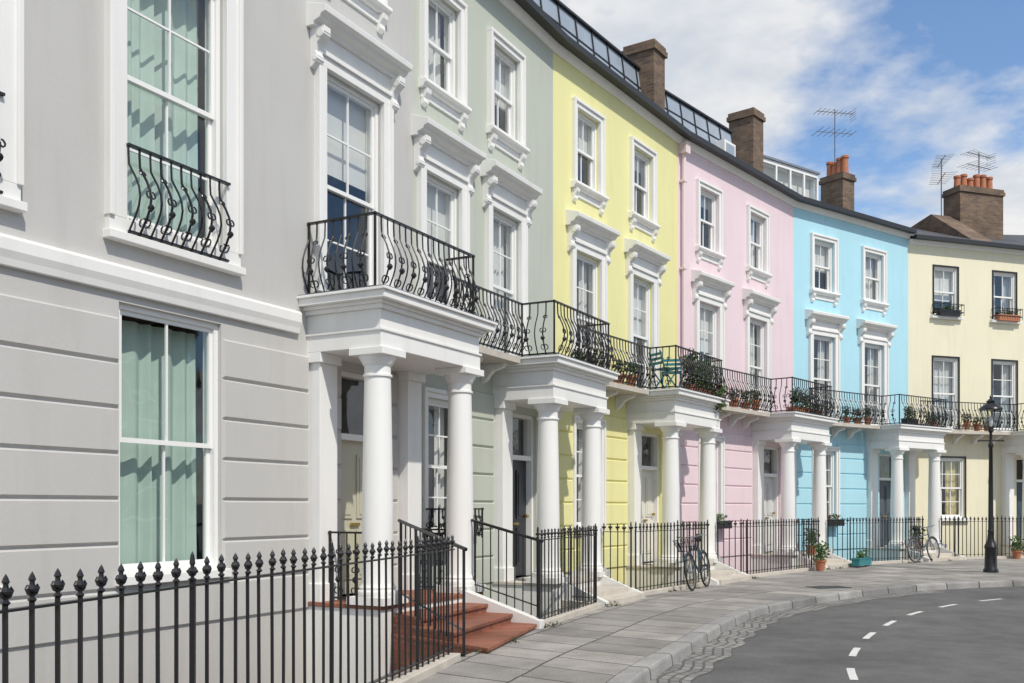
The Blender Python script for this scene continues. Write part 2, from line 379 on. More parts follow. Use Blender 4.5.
from collections import defaultdict
SM={'columns','pots','pipe'}
def chimney(H,u,y,w,d,z0,z1,pots=0,axis='u'):
    B=H['brick']; B.box(u-w/2,u+w/2,y-d/2,y+d/2,z0,z1-.22)
    B.box(u-w/2-.05,u+w/2+.05,y-d/2-.05,y+d/2+.05,z1-.22,z1-.10); B.box(u-w/2-.02,u+w/2+.02,y-d/2-.02,y+d/2+.02,z1-.10,z1)
    H['lead'].box(u-w/2-.02,u+w/2+.02,y-d/2-.02,y+d/2+.02,z0+.1,z0+.45)
    for i in range(pots):
        t=(i+.5)/pots-.5
        pu,py=(u+t*w*.9,y) if axis=='u' else (u,y+t*d*.9)
        hh=random.uniform(.42,.66)
        H['pots'].lathe(pu,py,[(.13,0),(.115,.1),(.10,hh-.1),(.125,hh-.09),(.125,hh-.02),(.10,hh),(.08,hh),(.08,hh-.1)],14,z1)

BOT=-1.9
def house(o,thd,L,col,wins,por,eave=10.0,zf=3.92,dl=0,dr=0,courses=(.31,.44,3.4),band=None,bal=None,roof='slate',coursecut=.05,
          doorcol=(.02,.02,.02),stepmat='step',extras=None):
    M=frame(o,R(thd)); H=defaultdict(MB)
    tl,tr=math.tan(R(dl/2)),math.tan(R(dr/2))
    holes=[(w['u']-w['w']/2,w['u']+w['w']/2,w['z0'],w['z1']) for w in wins]
    c,s=por['c'],por['s']; fl=por.get('fl',.34); ct=por['ct']
    dw=.98; dtop=ct-.12; holes.append((c-dw/2,c+dw/2,fl,dtop))
    wall(H,0,L,BOT,eave,holes)
    D=8; W=H['rear']; W.quad((L+D*tr,D,BOT),(-D*tl,D,BOT),(-D*tl,D,eave),(L+D*tr,D,eave))
    W.quad((-.001-D*tl,D,BOT),(-.001,.3,BOT),(-.001,.3,eave),(-.001-D*tl,D,eave)); W.quad((L+.001,.3,BOT),(L+.001+D*tr,D,BOT),(L+.001+D*tr,D,eave),(L+.001,.3,eave))
    z,st,ze=courses
    while z+st<=ze+.02:
        cuts=[]
        for h in holes:
            if h[2]<z+st-.02 and h[3]>z+.02: cuts.append((h[0]-coursecut,h[1]+coursecut))
        for sg in (-1,1): cuts.append((c+sg*s-.19,c+sg*s+.19))
        spans=[(0.004,L-.004)]
        for a,b in cuts:
            ns=[]
            for x,y in spans:
                if b<=x or a>=y: ns.append((x,y)); continue
                if a-x>.04: ns.append((x,a))
                if y-b>.04: ns.append((b,y))
            spans=ns
        for x,y in spans: H['courses'].cbox(x,y,z+.008,z+st-.008,.032,.02)
        z+=st
    for w in wins:
        k=w.get('k','plain'); ww=w['w']
        window(H,w['u'],w['z0'],w['z1'],ww,w.get('cols',2),w.get('rows',(2,2)),w.get('curt','net'))
        if k=='hood': arch(H,w['u'],w['z0'],w['z1'],ww,.17); hood(H,w['u'],w['z1']+.17,ww,.17)
        elif k=='sill': arch(H,w['u'],w['z0'],w['z1'],ww,.13); sillb(H,w['u'],w['z0'],ww,.13)
        elif k=='full': arch(H,w['u'],w['z0'],w['z1'],ww,.21,True)
        elif k=='ground':
            H['white'].box(w['u']-ww/2-.07,w['u']+ww/2+.07,-.09,.04,w['z0']-.09,w['z0']-.001)
            if w.get('ar'): arch(H,w['u'],w['z0'],w['z1'],ww,w['ar'],False,'white',.04)
        elif k=='dark':
            arch(H,w['u'],w['z0'],w['z1'],ww,.05,False,'iron',.02); H['white'].box(w['u']-ww/2-.14,w['u']+ww/2+.14,-.12,.04,w['z0']-.09,w['z0']-.002)
    T=H['white']; cd=.9
    abac=[column(H['columns'],c-s,-cd,fl,ct),column(H['columns'],c+s,-cd,fl,ct)]
    for a in abac: T.box(*a)
    for sg in (-1,1):
        u=c+sg*s
        T.box(u-.17,u+.17,-.17,.01,fl,ct-.12); T.box(u-.21,u+.21,-.21,.01,ct-.12,ct); T.box(u-.205,u+.205,-.205,.01,fl,fl+.22)
    ox=s+.21; et=zf-ct; oy=cd+.20
    a0=et*.34
    T.box(c-ox,c+ox,-oy,.012,ct,ct+a0); T.box(c-ox-.02,c+ox+.02,-oy-.02,.013,ct+a0*.86,ct+a0)
    T.box(c-ox+.012,c+ox-.012,-oy+.012,.011,ct+a0,ct+et*.68)
    for i,(z0_,z1_,e) in enumerate(((.68,.76,.03),(.76,.82,.07),(.82,.95,.15),(.95,1.0,.18))):
        T.box(c-ox-e,c+ox+e,-oy-e,.014+i*.001,ct+et*z0_,ct+et*z1_)
    H['lead'].box(c-ox-.17,c+ox+.17,-oy-.17,.0,ct+et,ct+et+.012)
    base=H['stepwhite']; base.box(c-ox,c+ox,-oy,.02,BOT,fl-.05)
    S=H['step']; S.box(c-ox-.02,c+ox+.02,-oy-.02,.2,fl-.05,fl)
    if por.get('flare'):
        A=(c-s+.05,-oy);B=(c+s-.05,-oy)
        C,Dp=(por['flare'])
        n=3
        for i in range(n):
            f=(i+1)/n; e=.012*i; zt=fl*(1-(i+1)/(n+.6))
            q=[(A[0]-e,-oy+.05),(B[0]+e,-oy+.05),(B[0]+(C[0]-B[0])*f+e,B[1]+(C[1]-B[1])*f),(A[0]+(Dp[0]-A[0])*f-e,A[1]+(Dp[1]-A[1])*f)]
            zb=BOT if i<2 else -.05
            S.poly(q,zb,zt-.044)
            S.poly([(A[0]-e-.015,-oy+.06),(B[0]+e+.015,-oy+.06),(q[2][0]+.02,q[2][1]-.025),(q[3][0]-.02,q[3][1]-.025)],zt-.045,zt-.002)
        T2=H['stepwhite']
        T2.prism([(-oy+.02,fl+.06),(-oy+.02,-.1),(C[1]-.05,-.1),(C[1]-.05,.10)],C[0]+.06,C[0]+.20)
    else:
        S.box(c-s+.15,c+s-.15,-1.62,-oy+.01,BOT,fl*.55); S.box(c-s+.12,c+s-.12,-1.95,-1.60,-.05,fl*.27)
        for sg in (-1,1):
            x=c+sg*(s-.06)
            H['stepwhite'].prism([(-oy+.02,fl+.05),(-oy+.02,-.1),(-1.9,-.1),(-1.9,.07)],x-.06,x+.06)
    Dm=H['door']; Dm.box(c-dw/2+.06,c+dw/2-.06,.17,.215,fl+.01,fl+2.02)
    for (pa,pb,za,zb) in ((-.36,-.05,.2,.85),(.05,.36,.2,.85),(-.36,-.05,1.0,1.85),(.05,.36,1.0,1.85)):
        Dm.box(c+pa,c+pb,.150,.172,fl+za,fl+zb); Dm.box(c+pa+.05,c+pb-.05,.140,.151,fl+za+.05,fl+zb-.05)
    H['sash'].box(c-dw/2,c-dw/2+.06,.06,.22,fl,dtop); H['sash'].box(c+dw/2-.06,c+dw/2,.06,.22,fl,dtop)
    H['sash'].box(c-dw/2+.06,c+dw/2-.06,.06,.22,fl+2.02,fl+2.1); H['sash'].box(c-dw/2+.06,c+dw/2-.06,.07,.22,dtop-.06,dtop)
    H['glass'].quad((c-dw/2+.06,.15,fl+2.1),(c+dw/2-.06,.15,fl+2.1),(c+dw/2-.06,.15,dtop-.06),(c-dw/2+.06,.15,dtop-.06))
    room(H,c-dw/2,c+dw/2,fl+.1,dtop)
    H['brass'].lathe(c+.36,.12,[(.0,-.035),(.035,-.02),(.04,0),(.035,.02),(0,.035)],10,fl+1.05); H['brass'].box(c-.1,c+.1,.138,.15,fl+.9,fl+.94)
    if band:
        for a,b,d in band: 
            for (x,y) in ((0,c-ox-.19),(c+ox+.19,L)):
                if y-x>.05: T.prism([(.01,a),(-d*.6,a),(-d*.75,a+(b-a)*.25),(-d,a+(b-a)*.5),(-d,b-.03),(-d*.8,b),(.01,b+.02)],x,y)
    ov=.22
    G=H['dark']; G.poly([(0+ov*tl,-ov),(L-ov*tr,-ov),(L,.0),(0,.0)],eave,eave+.05)
    G.poly([((ov+.1)*tl,-ov-.10),(L-(ov+.1)*tr,-ov-.10),(L-ov*tr,-ov+.02),(ov*tl,-ov+.02)],eave-.03,eave+.09)
    H['white'].prism([(.0,eave-.14),(-.05,eave-.14),(-.09,eave-.05),(-.12,eave-.001),(.0,eave-.001)],0,L)
    sl=H['roof']
    def rq(y0,z0,y1,z1,mb=None,um=None):
        ra,rb=(L+y0*tr,L+y1*tr) if um is None else (um,um)
        (mb or sl).quad((-y0*tl,y0,z0),(ra,y0,z0),(rb,y1,z1),(-y1*tl,y1,z1))
    if roof=='slate':
        rq(-.2,eave+.06,4,eave+1.75); rq(4,eave+1.75,8,eave+.1)
    else:
        um=roof[2] if len(roof)>2 else None
        Lm=um or L
        rq(-.2,eave+.06,8,eave+.14); Z=H['zinc']; zt=eave+roof[1]
        rq(.55,eave+.09,.75,zt,Z,um); rq(.75,zt,7,zt,Z,um); Z.quad((-7*tl,7,zt),(Lm,7,zt),(Lm,7,eave),(-7*tl,7,eave))
        if um: Z.quad((um,.55,eave+.09),(um,7,eave+.09),(um,7,zt),(um,.75,zt))
        H['dark'].poly([(-.52*tl,.68),(Lm+(.52*tr if not um else 0),.68),(Lm+(.8*tr if not um else 0),.80),(-.8*tl,.80)],zt-.01,zt+.035)
        n=max(2,int(Lm/.62))
        for i in range(n+1):
            u=i*Lm/n; H['dark'].bar((u,.535,eave+.1),(u,.735,zt),.028,.04)
        for i in range(n):
            u0=i*Lm/n+.02; u1=(i+1)*Lm/n-.02
            def yz(t,e=.006): return (.55+.2*t-e, eave+.1+(zt-eave-.1)*t)
            y0,za=yz(.05); y1,zb_=yz(.97)
            H['panel'].quad((u0,y0,za),(u1,y0,za),(u1,y1,zb_),(u0,y1,zb_))
            for t in (.35,.68):
                y0,za=yz(t,.02); H['dark'].box(u0,u1,y0,y0+.03,za,za+.03)
    if extras: extras(H,M,L,eave)
    if bal is not None:
        z=zf; bx=ox+.02; by=oy+.02
        I2=MB()
        if bal=='portico':
            bx=ox-.02; by=oy-.10
            balrail(I2,[(c-bx,-.02),(c-bx,-by),(c+bx,-by),(c+bx,-.55)],z+.03,.88)
        else:
            y=-.55; S2=H['slab']; x0=bal.get('x0',0); x1=bal.get('x1',L)
            if c-ox-.19>x0: S2.box(x0,c-ox-.19,y-.06,.01,z-.10,z-.004)
            if x1>c+ox+.19: S2.box(c+ox+.19,x1,y-.06,.01,z-.10,z-.004)
            uu=x0+.25
            while uu<c-ox-.3:
                H['white'].prism([(.0,z-.1),(-.42,z-.1),(-.40,z-.16),(-.2,z-.22),(-.08,z-.36),(0,z-.4)],uu-.05,uu+.05); uu+=.75
            p_=[(x0,y),(c-bx,y),(c-bx,-by),(c+bx,-by)]
            if x1>c+bx+.1: p_+=[(c+bx,y),(x1,y)]
            else: p_+=[(c+bx,y)]
            balrail(I2,p_,z+.03,bal.get('h',.84))
        mkobj('balcony_railing',I2,'iron',M)
    wm=paint('stucco_'+str(len(bpy.data.materials)),col,.62,.34,.3)
    dm=simple('door_paint_'+str(len(bpy.data.materials)),doorcol,.3,0,.03)
    mats={'wall':wm,'courses':wm,'rear':'brick','white':'white','columns':'white','sash':'sash','glass':'glass','room':'room','step':stepmat,'stepwhite':'white','panel':'panel',
          'door':dm,'brass':'brass','dark':'dark','roof':'slate','zinc':'zinc','alu':'alu','brick':'brick','pots':'terracotta','iron':'iron','teal_curtain':'teal_curtain','net':'net','cream_curtain':'cream_curtain','blind':'blind','slab':'step','pipe':wm,'lead':'zinc'}
    nm={'wall':'stucco_walls','courses':'rusticated_courses','rear':'rear_walls','white':'white_mouldings','columns':'portico_columns','sash':'sash_frames','glass':'window_panes','room':'rooms','step':'entrance_steps','stepwhite':'step_sides','door':'front_door','brass':'door_furniture','dark':'gutter','roof':'roof','zinc':'mansard','alu':'roof_rail','brick':'chimney_stack','pots':'chimney_pots','iron':'window_surrounds','slab':'balcony_slab','pipe':'downpipe','lead':'lead_flashing','panel':'roof_glazing'}
    e=bpy.data.objects.new('terraced_house',None); sc.collection.objects.link(e); e.matrix_world=M
    for k,mb in H.items():
        mkobj(nm.get(k,k),mb,mats[k],None,e,k in SM,.006 if k in('white','step') else 0)
    return M

# ------------------------------------------------------------------ layout
def std(u1,u2,gw=None,c1='net',c2='blind',c3='nethalf',c4='net',c5='net',w1=1.0,w2=.92):
    return [dict(u=u1,z0=3.98,z1=6.42,w=w1,k='hood',rows=(2,2),curt=c1),dict(u=u2,z0=3.98,z1=6.42,w=w1,k='hood',rows=(2,2),curt=c2),
            dict(u=u1,z0=7.70,z1=9.13,w=w2,k='sill',rows=(1,1),curt=c3),dict(u=u2,z0=7.70,z1=9.13,w=w2,k='sill',rows=(1,1),curt=c4),
            dict(u=gw if gw else u1,z0=1.15,z1=3.15,w=1.0,k='ground',ar=.12,rows=(2,2),curt=c5)]
d28=(math.sin(R(28)),math.cos(R(28)))
P2=(.75,18.2)
def back(t): return (P2[0]-d28[0]*t,P2[1]-d28[1]*t)
G1=back(16.6); G2=back(4.6)
pts=[P2,(3.8,22.8),(7.8,27.6),(12.3,30.9),(17.7,32.7),(23.4,33.1)]
def ang(a,b): return math.degrees(math.atan2(b[0]-a[0],b[1]-a[1]))
def dist(a,b): return math.hypot(b[0]-a[0],b[1]-a[1])
th=[ang(pts[i],pts[i+1]) for i in range(5)]; LL=[dist(pts[i],pts[i+1]) for i in range(5)]

w1=[dict(u=4.95,z0=4.34,z1=7.15,w=1.3,k='full',rows=(2,2),curt='teal'),
    dict(u=7.62,z0=4.34,z1=7.25,w=1.34,k='full',rows=(2,2),curt='teal'),
    dict(u=10.62,z0=4.2,z1=7.0,w=1.22,k='hood',rows=(2,2),curt='blind'),
    dict(u=4.95,z0=.88,z1=3.54,w=1.3,k='ground',rows=(1,1),curt='teal'),
    dict(u=7.58,z0=.88,z1=3.54,w=1.36,k='ground',rows=(1,1),curt='teal'),
    dict(u=7.62,z0=8.3,z1=9.8,w=1.1,k='sill',rows=(1,1),curt='net'),dict(u=10.62,z0=8.3,z1=9.8,w=1.0,k='sill',rows=(1,1),curt='net')]
M1=house(G1,28,12,(.53,.52,.50),w1,dict(c=10.85,s=.95,ct=3.42,fl=.40,flare=((11.45,-2.2),(9.35,-2.72))),eave=10.5,zf=4.08,dl=0,dr=0,
      band=[(3.62,3.88,.09)],bal='portico',stepmat='tile',coursecut=.012,doorcol=(.50,.49,.37))
I=MB()
for u in (4.95,7.62):
    balrail(I,[(u-.67,-.075),(u+.67,-.075)],4.20,.86,.26,.16,posts=False,k_=1.3)
mkobj('window_balconette',I,'iron',M1)
I=MB()
balrail(I,[(9.9,-.19),(9.9,-.70)],.42,.82,.25,0)
balrail(I,[(11.8,-.70),(11.8,-.19)],.42,.82,.25,0)
mkobj('porch_side_railing',I,'iron',M1)
M2=house(G2,28,4.6,(.50,.53,.455),std(.78,2.75,.85,'blind','net','net','blind','nethalf'),dict(c=3.42,s=.88,ct=3.27),bal=dict(x0=.25,x1=4.6),
      dl=0,dr=th[0]-28,roof=('m',1.6),doorcol=(.02,.022,.03))
I=MB()
balrail(I,[(.25,-.02),(.25,-.28),(1.5,-.28),(1.5,-.02)],1.10,.42,.2,.04)
mkobj('window_guard',I,'iron',M2)
def exY(H,M,L,eave):
    chimney(H,L-.25,.72,.58,.75,eave,12.15)
def exP(H,M,L,eave):
    chimney(H,L-.35,1.25,.62,.75,eave,12.65)
    H['pipe'].tube([(.12,-.09,3.95),(.12,-.09,eave-.2)],.045,8); H['pipe'].box(.02,.22,-.2,0,eave-.35,eave-.1)
    for z in (5,7,9): H['pipe'].box(.05,.19,-.14,0,z,z+.05)
    H['white'].box(L-3.2,L-2.6,.42,1.2,eave+.45,eave+.95); H['panel'].box(L-3.12,L-2.68,.41,.43,eave+.52,eave+.88)
def exB(H,M,L,eave):
    chimney(H,L-.1,2.5,.62,.85,eave,12.45,4,'y')
    S=H['sash']
    S.box(.1,2.7,1.2,4,eave+1.5,eave+1.62); H['zinc'].box(.05,2.75,1.15,4.05,eave+1.62,eave+1.68)
    for i in range(5): S.box(.1+i*.64,.17+i*.64,1.2,1.27,eave+.45,eave+1.5)
    S.box(.17,2.7,1.2,1.26,eave+.35,eave+.5)
    H['glass'].quad((.17,1.24,eave+.5),(2.66,1.24,eave+.5),(2.66,1.24,eave+1.5),(.17,1.24,eave+1.5))
    H['blind'].box(.17,2.62,1.45,1.47,eave+.4,eave+1.5)
    S.box(2.63,2.7,1.27,3.8,eave+.5,eave+.58); H['white'].box(2.64,2.69,1.3,3.8,eave+.5,eave+1.5)
def exC(H,M,L,eave):
    chimney(H,L-.35,3.0,1.9,.8,eave,12.8,6,'u')
    H['brick'].prism([(.3,eave),(3,eave+1.95),(6,eave+1.4),(6,eave)],L-2.2,L-1.32)
YW=std(1.27,3.65,1.3,'nethalf','blind','blind','side','nethalf')
M3=house(pts[0],th[0],LL[0],(.80,.765,.37),YW,dict(c=4.12,s=.98,ct=3.27),bal={},dl=th[0]-28,dr=th[1]-th[0],roof=('m',1.55),extras=exY,doorcol=(.70,.68,.6))
M4=house(pts[1],th[1],LL[1],(.79,.635,.675),std(1.41,4.0,1.5,'blind','nethalf','side','net','nethalf'),dict(c=4.9,s=1.0,ct=3.27),bal={},dl=th[1]-th[0],dr=th[2]-th[1],roof=('m',1.45,4.0),extras=exP,doorcol=(.6,.6,.58))
M5=house(pts[2],th[2],LL[2],(.42,.70,.80),std(1.33,3.73,1.4,'nethalf','nethalf','blind','net','net'),dict(c=4.55,s=.98,ct=3.27),bal={},dl=th[2]-th[1],dr=th[3]-th[2],extras=exB,doorcol=(.08,.10,.12))
def creamw():
    o=[]
    for u,cc in ((1.43,'net'),(3.77,'nethalf')):
        o.append(dict(u=u,z0=4.0,z1=6.25,w=.98,k='dark',rows=(2,2),curt=cc)); o.append(dict(u=u,z0=7.55,z1=9.1,w=.92,k='dark',rows=(1,1),curt='blind' if u<2 else 'nethalf',cols=2))
    o.append(dict(u=1.55,z0=1.2,z1=3.1,w=1.25,k='dark',rows=(2,2),cols=3,curt='cream'))
    return o
M6=house(pts[3],th[3],LL[3],(.80,.75,.56),creamw(),dict(c=4.75,s=.92,ct=3.27),bal={},dl=th[3]-th[2],dr=th[4]-th[3],extras=exC,courses=(.31,.6,.3),doorcol=(.05,.08,.12),eave=9.85)
M7=house(pts[4],th[4],LL[4],(.70,.70,.66),std(1.4,3.8),dict(c=4.7,s=.92,ct=3.27),bal={},dl=th[4]-th[3],dr=0,eave=9.85)

# plain terrace across the street (outside the picture, mirrored in the panes)
def opposite():
    H=defaultdict(MB); Mo=Matrix.Translation((18.5,17,0))@Matrix.Rotation(R(-93),4,'Z')
    Lh=26; ws=[]
    for i in range(9):
        for (a,b) in ((1.1,3.0),(4.2,6.2)): ws.append((1.0+i*2.8,2.0+i*2.8,a,b))
    wall(H,0,Lh,-.2,7.6,ws,'wall')
    for a,b,c,d in ws:
        H['sash'].box(a,a+.06,.08,.2,c,d); H['sash'].box(b-.06,b,.08,.2,c,d); H['sash'].box(a+.06,b-.06,.08,.2,d-.06,d); H['sash'].box(a+.06,b-.06,.1,.2,(c+d)/2-.03,(c+d)/2+.03)
        H['room'].quad((a,.21,c),(b,.21,c),(b,.21,d),(a,.21,d)); H['sash'].box(a-.1,b+.1,-.08,.02,c-.1,c-.005)
    H['wall'].box(.01,Lh-.01,.3,7,-.2,7.59); H['roof'].prism([(-.3,7.6),(3.5,9.0),(7.2,7.6)],-.2,Lh+.2)
    e=bpy.data.objects.new('brick_terrace',None); sc.collection.objects.link(e); e.matrix_world=Mo
    for k,mt in (('wall','brick'),('sash','sash'),('room','room'),('roof','slate')): mkobj(k,H[k],mt,None,e)
opposite()

# ------------------------------------------------------------------ railings
def L1(t,out): return (16.6-t,-out)
fence('iron_railing',M1,[L1(20,5.66),L1(16,4.65),L1(7.8,2.62)],sp=.155)
def steprail(name,M,a,b,za,zb,sp=.14):
    mb=MB(); A=M@Vector((a[0],a[1],za)); B=M@Vector((b[0],b[1],zb)); L=(B-A).length; n=round(L/sp)
    mb.tube([A+(A-B).normalized()*.06,A,B,B+(B-A).normalized()*.05],.02,8)
    lo=Vector((0,0,-.85)); mb.bar(A+lo,B+lo,.03,.012)
    for i in range(n+1):
        p=A.lerp(B,i/n); mb.bar(p,(p.x,p.y,p.z-1.02 if 0<i<n else p.z-1.15),.016 if 0<i<n else .03,.016 if 0<i<n else .03)
    mkobj(name,mb,'iron')
steprail('step_handrail',M1,(9.95,-1.2),(9.05,-2.6),1.38,1.12)
steprail('step_handrail',M1,(11.78,-1.15),(11.62,-2.2),1.36,1.12)
fence('iron_railing',M2,[(-.33,-2.15),(2.35,-1.82)])
fence('iron_railing',M2,[(2.4,-1.78),(2.62,-1.15)],sp=.14)
fence('iron_railing',M2,[(4.25,-1.65),(4.25,-1.15)],sp=.14)
def hf(M,L,c,s,a0=.0,a1=0,out=1.68):
    fence('iron_railing',M,[(a0,-out),(c-s+.05,-out),(c-s+.05,-1.15)])
    if L-a1-(c+s-.05)>.25: fence('iron_railing',M,[(c+s-.05,-1.15),(c+s-.05,-out),(L-a1,-out)])
    else: fence('iron_railing',M,[(c+s-.05,-1.15),(c+s-.05,-out)])
hf(M3,LL[0],4.12,.98,-.0,.15); hf(M4,LL[1],4.9,1.0,.1,.2); hf(M5,LL[2],4.55,.98,.2,.25); hf(M6,LL[3],4.75,.92,.25,.1); hf(M7,LL[4],4.7,.92,.1)

# ------------------------------------------------------------------ ground
def lerp(a,b,t): return (a[0]+(b[0]-a[0])*t,a[1]+(b[1]-a[1])*t)
def out(M,u,y): v=M@Vector((u,y,0)); return (v.x,v.y)
FK=[(out(M1,-7,-6.8),(-2.7,-7.5)),(out(M1,*L1(20,5.66)),(-1.35,-2.6)),(out(M1,*L1(16,4.65)),(-.65,1.5)),(out(M1,*L1(12,3.66)),(.15,5.3)),
    (out(M1,*L1(7.8,2.62)),(1.04,8.76)),(out(M2,-.33,-2.15),(2.15,11.6)),(out(M2,2.35,-1.82),(3.1,13.9)),(out(M3,.1,-1.68),(4.3,16.0)),
    (out(M4,0,-1.68),(7.3,19.2)),(out(M5,0,-1.68),(10.9,21.1)),(out(M6,0,-1.68),(16,22.4)),(out(M7,0,-1.68),(22,23.0)),((26,31.4),(30,23.0))]
def cr(p0,p1,p2,p3,t):
    return tuple(.5*((2*b)+(-a+c)*t+(2*a-5*b+4*c-d)*t*t+(-a+3*b-3*c+d)*t**3) for a,b,c,d in zip(p0,p1,p2,p3))
F=[];K=[]
n=len(FK)
for i in range(n-1):
    for j in range(10):
        t=j/10; F.append(lerp(FK[i][0],FK[i+1][0],t)); K.append(cr(FK[max(i-1,0)][1],FK[i][1],FK[i+1][1],FK[min(i+2,n-1)][1],t))
F.append(FK[-1][0]);K.append(FK[-1][1])
m=len(F)
def nrm(pl,i):
    a=pl[max(i-1,0)];b=pl[min(i+1,len(pl)-1)];dx,dy=b[0]-a[0],b[1]-a[1];l=math.hypot(dx,dy); return (dy/l,-dx/l)
KN=[nrm(K,i) for i in range(m)]
S=[0]
for i in range(1,m): S.append(S[-1]+dist(K[i-1],K[i]))
def off(i,d): return (K[i][0]+KN[i][0]*d,K[i][1]+KN[i][1]*d)
def strip(A,B,za,zb,i0=0,i1=None,div=1):
    mb=MB(); mb.uv=[]; i1=i1 or m
    rng=range(i0,i1)
    for i in rng:
        for k in range(div+1):
            t=k/div; p=lerp(A[i],B[i],t); mb.v.append((p[0],p[1],za+(zb-za)*t)); mb.uv.append((S[i],t*dist(A[i],B[i])))
    q=div+1
    for a in range(len(rng)-1):
        for k in range(div): mb.f.append([a*q+k,a*q+k+1,(a+1)*q+k+1,(a+1)*q+k])
    return mb
kin=[off(i,-.20) for i in range(m)]
mkobj('pavement',strip(kin,F,0,0),'paving')
kb=MB(); kb.uv=[]
prof=[(-.20,-.02),(-.20,.004),(-.03,.006),(-.008,-.004),(0,-.025),(.012,-.14)]
for i in range(m):
    for j,(d,z) in enumerate(prof):
        p=off(i,d); kb.v.append((p[0],p[1],z)); kb.uv.append((S[i],.5+j*.05))
q=len(prof)
for i in range(m-1):
    for j in range(q-1): kb.f.append([i*q+j,i*q+j+1,(i+1)*q+j+1,(i+1)*q+j])
mkobj('kerb',kb,'kerb')
rd=[off(i,.005) for i in range(m)]; ro=[off(i,8.5) for i in range(m)]
mkobj('road',strip(ro,rd,-.122,-.122,div=4),'asphalt')
sa=[off(i,.01) for i in range(m)]; sb=[off(i,.42+.05*math.sin(i*1.7)) for i in range(m)]
mkobj('cobbled_gutter',strip(sb,sa,-.118,-.118,i0=18,i1=84),'sett')
DL=[(3.3,9.6),(3.57,10.5),(4.05,11.7),(4.9,13.4),(6.3,15.6),(8.1,17.5),(10.3,18.9),(13,20.1),(17,21.0)]
P=[]
for i in range(len(DL)-1):
    for j in range(60):
        P.append(cr(DL[max(i-1,0)],DL[i],DL[i+1],DL[min(i+2,len(DL)-1)],j/60))
acc=0; on=[]; dm=MB(); cur=[]
for i in range(1,len(P)):
    acc+=dist(P[i-1],P[i]); ph=acc%1.6
    if ph<.75: cur.append(i)
    else:
        if len(cur)>2: on.append(cur)
        cur=[]
for c_ in on:
    base_i=len(dm.v)
    for i in c_:
        nx=nrm(P,i)
        for sg in (-1,1): dm.v.append((P[i][0]+nx[0]*.04*sg,P[i][1]+nx[1]*.04*sg,-.1175))
    for k in range(len(c_)-1): b0=base_i+2*k; dm.f.append([b0,b0+1,b0+3,b0+2])
mkobj('road_marking',dm,'line')
g=MB()
k=len(FK)
for i,(f,_) in enumerate(FK):
    a=R(-115+ (145)*i/(k-1)); g.v.append((f[0],f[1],-.127)); g.v.append((f[0]+900*math.cos(a),f[1]+900*math.sin(a),-.127))
for i in range(k-1): g.f.append([2*i,2*i+1,2*i+3,2*i+2])
fac=[out(M1,-7,.3),out(M1,0,.3),out(M2,0,.3),out(M3,0,.3),out(M4,0,.3),out(M5,0,.3),out(M6,0,.3),out(M7,0,.3),(26,33.4)]
b0=len(g.v); kk=len(fac)
for i,f in enumerate(fac):
    a=R(245-215*i/(kk-1)); g.v.append((f[0],f[1],-.127)); g.v.append((f[0]+900*math.cos(a),f[1]+900*math.sin(a),-.127))
for i in range(kk-1): b=b0+2*i; g.f.append([b,b+2,b+3,b+1])
mkobj('ground',g,'ground')
ar=MB(); fpl=[f for f,_ in FK]
for i in range(len(fpl)-1):
    a,b=fpl[i],fpl[i+1]; ar.quad((a[0],a[1],BOT),(b[0],b[1],BOT),(b[0],b[1],-.005),(a[0],a[1],-.005))
facs=[out(M1,-7,.05),out(M1,-3,.05),out(M1,.6,.05),out(M1,4.6,.05),out(M1,8.8,.05),out(M2,-.3,.05),out(M2,2.35,.05),out(M3,0,.05),out(M4,0,.05),out(M5,0,.05),out(M6,0,.05),out(M7,0,.05),(26,33.4)]
for i in range(len(fpl)-1): ar.quad((*fpl[i],BOT+.01),(*facs[i],BOT+.01),(*facs[i+1],BOT+.01),(*fpl[i+1],BOT+.01))
mkobj('basement_area',ar,'area')
nb=MB(); nb.box(-7,-.01,0,.3,BOT,10.5); mkobj('boundary_wall',nb,'white',M1)

# ------------------------------------------------------------------ street lamp
def lamp(x,y):
    I=MB(); G_=MB()
    I.lathe(0,0,[(.17,0),(.17,.06),(.14,.10),(.13,.55),(.15,.60),(.12,.68),(.085,.75),(.075,.85),(.065,.95),(.075,.98),(.06,1.02),(.052,2.0),(.042,2.95),(.06,2.98),(.06,3.03),(.035,3.08),(.03,3.3),(.07,3.36),(.05,3.42)],14)
    I.tube([(-.28,0,3.12),(.28,0,3.12)],.014,6)
    for sg in (-1,1): I.lathe(sg*.29,0,[(0,-.03),(.028,0),(0,.03)],8,3.12)
    zb,zt=3.44,3.86; rb,rt=.10,.19
    for i in range(4):
        a=math.pi/4+i*math.pi/2; a2=a+math.pi/2
        p=(rb*math.cos(a)*1.3,rb*math.sin(a)*1.3,zb); q=(rt*math.cos(a)*1.3,rt*math.sin(a)*1.3,zt)
        I.tube([p,q],.012,4)
        p2=(rb*math.cos(a2)*1.3,rb*math.sin(a2)*1.3,zb); q2=(rt*math.cos(a2)*1.3,rt*math.sin(a2)*1.3,zt)
        G_.quad(p,p2,q2,q); I.tube([q,q2],.014,4); I.tube([p,p2],.012,4)
    I.lathe(0,0,[(.27,zt),(.26,zt+.03),(.14,zt+.13),(.09,zt+.15),(.10,zt+.2),(.05,zt+.24),(.02,zt+.27),(.03,zt+.3),(0,zt+.36)],16)
    B=MB(); B.lathe(0,0,[(.02,zb),(.05,zb+.1),(.05,zb+.2),(.0,zb+.28)],10)
    group('street_lamp',{'post_and_lantern_frame':(I,'iron',True,0),'lantern_glass':(G_,'glass',False,0),'mantle':(B,'sash',True,0)},Matrix.Translation((x,y,0)))
lamp(11.35,23.6)

